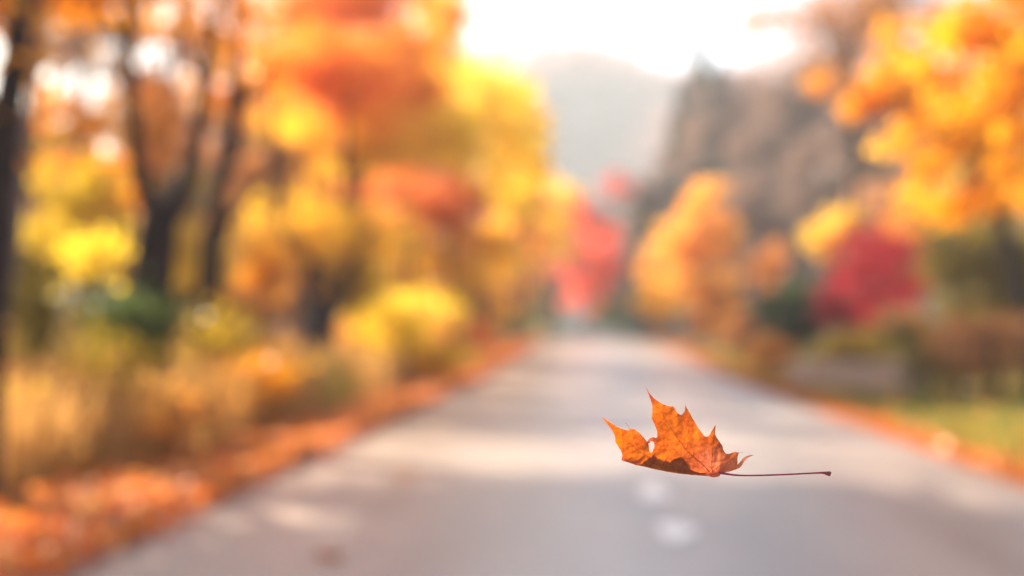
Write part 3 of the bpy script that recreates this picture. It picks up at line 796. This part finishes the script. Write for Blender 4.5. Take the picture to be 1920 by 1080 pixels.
def leaf_mesh():
    V, Fc, MI, TT, PK = [], [], [], [], []
    def sheet(outline, holes=(), extra=0.0, mi=0, tone=0.5, bend=None, step=9, pk=None):
        p, t = mesh_poly(outline, holes, step)
        b = len(V)
        for (u, v_) in p:
            y = lift(u, v_, extra) + (bend(u, v_) if bend else 0)
            V.append(((u - BU) * U, y, -(v_ - BV) * U))
            base = math.exp(-(((u - 960) / 190.) ** 2 + ((v_ - 690) / 120.) ** 2))
            PK.append(base if pk is None else pk)
        for q in t: Fc.append(tuple(b + i for i in q)); MI.append(mi); TT.append(tone)
    main = [(945, 776), (900, 770), (800, 762), (690, 751),
            (600, 738), (500, 717), (430, 700), (365, 685), (300, 660), (260, 652), (268, 610), (255, 580), (230, 540), (213, 515), (215, 490), (206, 460), (195, 435),
            (180, 414), (165, 395), (146, 372), (130, 352), (110, 329), (150, 353), (190, 379), (215, 396), (240, 410), (265, 422), (290, 430), (308, 434), (325, 435), (330, 424), (337, 420), (350, 424),
            (372, 432), (385, 441), (402, 455), (415, 468), (428, 483), (440, 497), (452, 512), (462, 521), (466, 530), (470, 552), (470, 575), (476, 592), (485, 597), (495, 592), (505, 570), (513, 545), (514, 520), (516, 498), (537, 487),
            (540, 460), (536, 435), (529, 415), (518, 385), (508, 364), (499, 350), (505, 330), (508, 300), (509, 265), (504, 235), (498, 212), (490, 190), (483, 172), (475, 155), (468, 135), (460, 108),
            (474, 135), (482, 150), (492, 165), (505, 182), (520, 198), (538, 213), (560, 228), (585, 242), (610, 252), (635, 260), (655, 264), (668, 262), (680, 274), (686, 290),
            (695, 303), (705, 314), (716, 322), (728, 325), (738, 320), (748, 312), (756, 302), (762, 288), (765, 268), (767, 248), (775, 272), (790, 303), (805, 332), (820, 362), (838, 395), (855, 425), (870, 443),
            (885, 462), (890, 475), (902, 482), (914, 485), (926, 483), (938, 474), (950, 456), (962, 440), (973, 425), (984, 410), (995, 395), (989, 418), (984, 440), (981, 468), (988, 487), (1000, 507), (1013, 527),
            (1022, 542), (1027, 558), (1029, 575), (1038, 592), (1048, 602), (1062, 603), (1080, 596), (1097, 588), (1106, 586), (1108, 576), (1112, 586), (1137, 588), (1128, 600), (1122, 630), (1120, 660), (1112, 685),
            (1075, 705), (1040, 722), (1005, 738), (1000, 765), (975, 776)]
    sheet(main)
    # lower lobe, folded up behind the blade: layers hold back light, and a darkened colour paints in more shade
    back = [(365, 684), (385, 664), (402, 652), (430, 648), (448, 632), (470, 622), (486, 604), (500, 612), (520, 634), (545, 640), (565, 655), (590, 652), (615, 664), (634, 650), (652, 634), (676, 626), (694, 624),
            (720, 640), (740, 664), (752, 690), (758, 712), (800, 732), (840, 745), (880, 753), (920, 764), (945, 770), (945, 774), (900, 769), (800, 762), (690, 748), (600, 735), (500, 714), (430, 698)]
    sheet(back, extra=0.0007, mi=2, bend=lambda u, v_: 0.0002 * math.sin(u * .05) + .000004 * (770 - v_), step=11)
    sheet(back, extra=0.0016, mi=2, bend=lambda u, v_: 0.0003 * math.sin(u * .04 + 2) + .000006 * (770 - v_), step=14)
    # curled right tip in front
    flap = [(1000, 742), (1008, 725), (1030, 708), (1060, 690), (1095, 680), (1118, 662), (1133, 645), (1148, 625), (1163, 610), (1182, 598), (1202, 590), (1226, 587), (1205, 598), (1190, 607), (1174, 622), (1162, 637),
            (1150, 655), (1140, 672), (1124, 692), (1100, 707), (1080, 717), (1060, 726), (1040, 732), (1018, 740)]
    sheet(flap, extra=-0.0035, mi=0, bend=lambda u, v_: -.004 * ((u - 1000) / 225.) ** 2 + .0002 * abs(v_ - 690) * .05, step=8, pk=.8)
    # the little curled scrap at the split, and the rolled lower edge of the left lobe
    scrap = [(514, 552), (505, 520), (490, 511), (474, 524), (458, 530), (456, 517), (464, 505), (474, 494), (488, 486), (505, 485), (520, 490), (538, 488), (528, 510), (520, 530)]
    sheet(scrap, extra=-.002, mi=0, bend=lambda u, v_: -.00004 * abs(u - 500), step=7, pk=.6)
    roll = [(255, 653), (285, 650), (330, 655), (360, 660), (382, 650), (408, 652), (392, 665), (372, 688), (330, 673), (290, 660)]
    sheet(roll, extra=-.0012, mi=0, bend=lambda u, v_: -.00003 * (700 - v_) * .3, step=7, pk=1.0)
    # knuckle where the stem joins
    knk = [(915, 770), (922, 752), (940, 742), (965, 746), (985, 748), (1000, 752), (998, 768), (975, 775), (950, 779), (930, 776)]
    sheet(knk, extra=-.002, mi=0, step=7, pk=.9)
    # veins stand proud of the blade
    tb = Tubes()
    for pl, w0, w1 in VEINS:
        cp = catmull(pl, 4); n_ = len(cp)
        pts = [((c[0] - BU) * U, lift(c[0], c[1]) - .00012, -(c[1] - BV) * U) for c in cp]
        tb.add(pts, [U * (w0 + (w1 - w0) * i / (n_ - 1)) for i in range(n_)], 6)
    # pale rim of the overlapping edge; hair thin torn vein ends
    for pl, w in (([(325, 433), (324, 418), (316, 402), (305, 388), (295, 380)], 1.3), ([(1137, 588), (1152, 588), (1160, 583), (1168, 580)], .8)):
        cp = catmull(pl, 3)
        tb.add([((c[0] - BU) * U, lift(c[0], min(c[1], 600)), -(c[1] - BV) * U) for c in cp], [U * w] * len(cp), 5)
    b = len(V)
    V.extend(tb.v)
    PK.extend([0.0] * len(tb.v))
    for q in tb.f: Fc.append(tuple(b + i for i in q)); MI.append(1); TT.append(.5)
    rb = Tubes()
    cp = catmull([(728, 648), (742, 668), (752, 690), (758, 712), (772, 723), (800, 734), (840, 746), (880, 751), (915, 749), (945, 752)], 4)
    rb.add([((c[0] - BU) * U, lift(c[0], c[1]) - .0003, -(c[1] - BV) * U) for c in cp], [U * (1.2 + 1.8 * math.sin(PI * i / (len(cp) - 1))) for i in range(len(cp))], 6)
    b = len(V); V.extend(rb.v); PK.extend([1.0] * len(rb.v))
    for q in rb.f: Fc.append(tuple(b + i for i in q)); MI.append(0); TT.append(.5)
    return V, Fc, MI, TT, PK


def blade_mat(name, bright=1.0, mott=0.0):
    m, nt, N, L = newmat(name)
    tc = N.new('ShaderNodeTexCoord')
    def nz(sc, det=5, dist=0):
        n_ = N.new('ShaderNodeTexNoise'); n_.inputs['Scale'].default_value = sc; n_.inputs['Detail'].default_value = det
        n_.inputs['Distortion'].default_value = dist; n_.inputs['Roughness'].default_value = .6
        L.new(tc.outputs['Object'], n_.inputs['Vector']); return n_.outputs['Fac']
    def mix(a, b, fac, mode='MIX', f=None):
        x = N.new('ShaderNodeMix'); x.data_type = 'RGBA'; x.blend_type = mode
        L.new(a, x.inputs['A']); L.new(b, x.inputs['B'])
        if f is not None: x.inputs['Factor'].default_value = f
        else: L.new(fac, x.inputs['Factor'])
        return x.outputs['Result']
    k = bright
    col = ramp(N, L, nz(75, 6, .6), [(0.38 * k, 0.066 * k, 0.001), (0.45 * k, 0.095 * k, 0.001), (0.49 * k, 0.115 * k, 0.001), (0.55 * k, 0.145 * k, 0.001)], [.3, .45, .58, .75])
    pink = ramp(N, L, nz(60, 5), [(0.50, 0.10, 0.045), (0.66, 0.21, 0.13)], [.35, .65])
    pa = N.new('ShaderNodeAttribute'); pa.attribute_name = 'pink'
    mm = N.new('ShaderNodeMath'); mm.operation = 'MULTIPLY'; mm.inputs[1].default_value = .7; mm.use_clamp = True
    L.new(pa.outputs['Fac'], mm.inputs[0])
    col = mix(col, pink, mm.outputs[0])
    # fine net of veinlets
    vo = N.new('ShaderNodeTexVoronoi'); vo.feature = 'DISTANCE_TO_EDGE'; vo.inputs['Scale'].default_value = 330
    L.new(tc.outputs['Object'], vo.inputs['Vector'])
    net = ramp(N, L, vo.outputs['Distance'], [(0.78, 0.66, 0.6), (1, 1, 1)], [0.02, 0.14])
    col = mix(col, net, None, 'MULTIPLY', .75)
    vo2 = N.new('ShaderNodeTexVoronoi'); vo2.feature = 'DISTANCE_TO_EDGE'; vo2.inputs['Scale'].default_value = 95
    L.new(tc.outputs['Object'], vo2.inputs['Vector'])
    net2 = ramp(N, L, vo2.outputs['Distance'], [(0.66, 0.45, 0.4), (1, 1, 1)], [0.01, 0.07])
    col = mix(col, net2, None, 'MULTIPLY', .55)
    # withered brown blotches
    wb = ramp(N, L, nz(120, 4, 1.2), [(1, 1, 1), (0.62, 0.42, 0.3)], [.58, .72])
    col = mix(col, wb, None, 'MULTIPLY', .7)
    d = N.new('ShaderNodeBsdfDiffuse'); t = N.new('ShaderNodeBsdfTranslucent')
    L.new(col, d.inputs['Color']); L.new(col, t.inputs['Color'])
    bp = N.new('ShaderNodeBump'); bp.inputs['Strength'].default_value = .5; bp.inputs['Distance'].default_value = .0006
    L.new(nz(260, 4), bp.inputs['Height'])
    for q in (d, t): L.new(bp.outputs[0], q.inputs['Normal'])
    mx = N.new('ShaderNodeMixShader'); mx.inputs[0].default_value = .5
    L.new(d.outputs[0], mx.inputs[1]); L.new(t.outputs[0], mx.inputs[2])
    g = N.new('ShaderNodeBsdfGlossy'); g.inputs['Roughness'].default_value = .45; L.new(bp.outputs[0], g.inputs['Normal'])
    m2 = N.new('ShaderNodeMixShader'); m2.inputs[0].default_value = .03
    L.new(mx.outputs[0], m2.inputs[1]); L.new(g.outputs[0], m2.inputs[2])
    o = N.new('ShaderNodeOutputMaterial'); L.new(m2.outputs[0], o.inputs['Surface'])
    return m


V, Fc, MI, TT, PK = leaf_mesh()
lp = at(1100 + BU / 4, 700 + BV / 4, 1.0)
leaf = empty('maple_leaf', tuple(lp), 'single sharp orange maple leaf with long dark red stem drifting above the road', 'leaf')
leaf.rotation_euler = (PITCH, 0, YAW)
VEINM = solid('vein_red_brown', [(0.16, 0.02, 0.01), (0.32, 0.06, 0.015)], 200, .6, bump=.1)
o = mesh_obj('blade', V, Fc, [blade_mat('leaf_blade'), VEINM, blade_mat('folded_lobe_shaded', 0.5)], leaf, smooth=True, midx=MI, extra={'pink': PK})  # folded lobe: same blade colour, darkened to deepen the shade of the fold
tb = Tubes()
sp = [(985, 742, 11), (1000, 742, 9), (1030, 747, 7.5), (1100, 758, 6), (1200, 762, 5.4), (1350, 760, 5.2), (1500, 755, 5.2), (1650, 748, 5.4), (1740, 744, 6), (1775, 744, 8), (1800, 748, 12), (1818, 752, 15), (1827, 754, 13)]
cp = catmull([((a - BU) * U, -.0035 + .002 * (a - 985) / 840, -(b - BV) * U, c * U * 1.25) for a, b, c in sp], 4)
tb.add([c[:3] for c in cp], [c[3] for c in cp], 12, .04)
STEM = solid('stem_dark_red', [(0.17, 0.008, 0.035), (0.32, 0.02, 0.06)], 120, .35, bump=.15, spec=.5)
mesh_obj('stem', tb.v, tb.f, STEM, leaf, smooth=True)
tb = Tubes()
tb.add([((1803 - BU) * U, -.0016, -(738 - BV) * U), ((1815 - BU) * U, -.0022, -(742 - BV) * U), ((1829 - BU) * U, -.0018, -(745 - BV) * U)], [U * 8, U * 11, U * 9], 9, .2)
mesh_obj('stem_base', tb.v, tb.f, solid('dry_stem_end', [(0.08, 0.05, 0.02), (0.2, 0.14, 0.06)], 300, .9), leaf, smooth=True)

# ------------------------------------------------------------------ air
def haze():
    x0, x1, y0, y1, z0, z1 = -300, 300, -60, 660, -21, 125
    v = [(x, y, z) for x in (x0, x1) for y in (y0, y1) for z in (z0, z1)]
    f_ = [(0, 1, 3, 2), (4, 6, 7, 5), (0, 4, 5, 1), (2, 3, 7, 6), (0, 2, 6, 4), (1, 5, 7, 3)]
    m, nt, N, L = newmat('haze_air')
    p = N.new('ShaderNodeVolumePrincipled')
    p.inputs['Color'].default_value = (0.80, 0.88, 1.0, 1)
    p.inputs['Density'].default_value = HAZE
    p.inputs['Anisotropy'].default_value = .1
    o = N.new('ShaderNodeOutputMaterial'); L.new(p.outputs[0], o.inputs['Volume'])
    prop(mesh_obj('haze', v, f_, m), kind='stuff')
HAZE = 0.00095
haze()

# ------------------------------------------------------------------ light
ELEV, AZ = math.radians(27), math.radians(-44)     # azimuth from the road's direction, negative = left
w = bpy.data.worlds.new('World'); scene.world = w; w.use_nodes = True
N, L = w.node_tree.nodes, w.node_tree.links
N.clear()
sky = N.new('ShaderNodeTexSky'); sky.sky_type = 'NISHITA'; sky.sun_disc = False
sky.sun_elevation = ELEV; sky.sun_rotation = AZ; sky.air_density = 1.0; sky.dust_density = 2.5; sky.ozone_density = 1.0
bg = N.new('ShaderNodeBackground'); bg.inputs['Strength'].default_value = 0.062
wo = N.new('ShaderNodeOutputWorld')
L.new(sky.outputs[0], bg.inputs['Color']); L.new(bg.outputs[0], wo.inputs['Surface'])
sd = bpy.data.lights.new('sun', 'SUN'); sd.energy = 5.0; sd.angle = math.radians(.6); sd.color = (1, .83, .60)
so = bpy.data.objects.new('sun', sd); C.objects.link(so)
dirv = Vector((math.sin(AZ) * math.cos(ELEV), math.cos(AZ) * math.cos(ELEV), math.sin(ELEV)))
so.rotation_euler = dirv.to_track_quat('Z', 'Y').to_euler()
so.location = (-30, 20, 40)

vs = scene.view_settings
scene.display_settings.display_device = 'sRGB'
vs.view_transform = 'Standard'; vs.look = 'None'; vs.gamma = 1; vs.exposure = 2.28; vs.use_curve_mapping = False
cy = scene.cycles
cy.use_denoising = True
cy.max_bounces = 8; cy.diffuse_bounces = 4; cy.transmission_bounces = 6; cy.volume_bounces = 1; cy.glossy_bounces = 2
cy.sample_clamp_indirect = 8
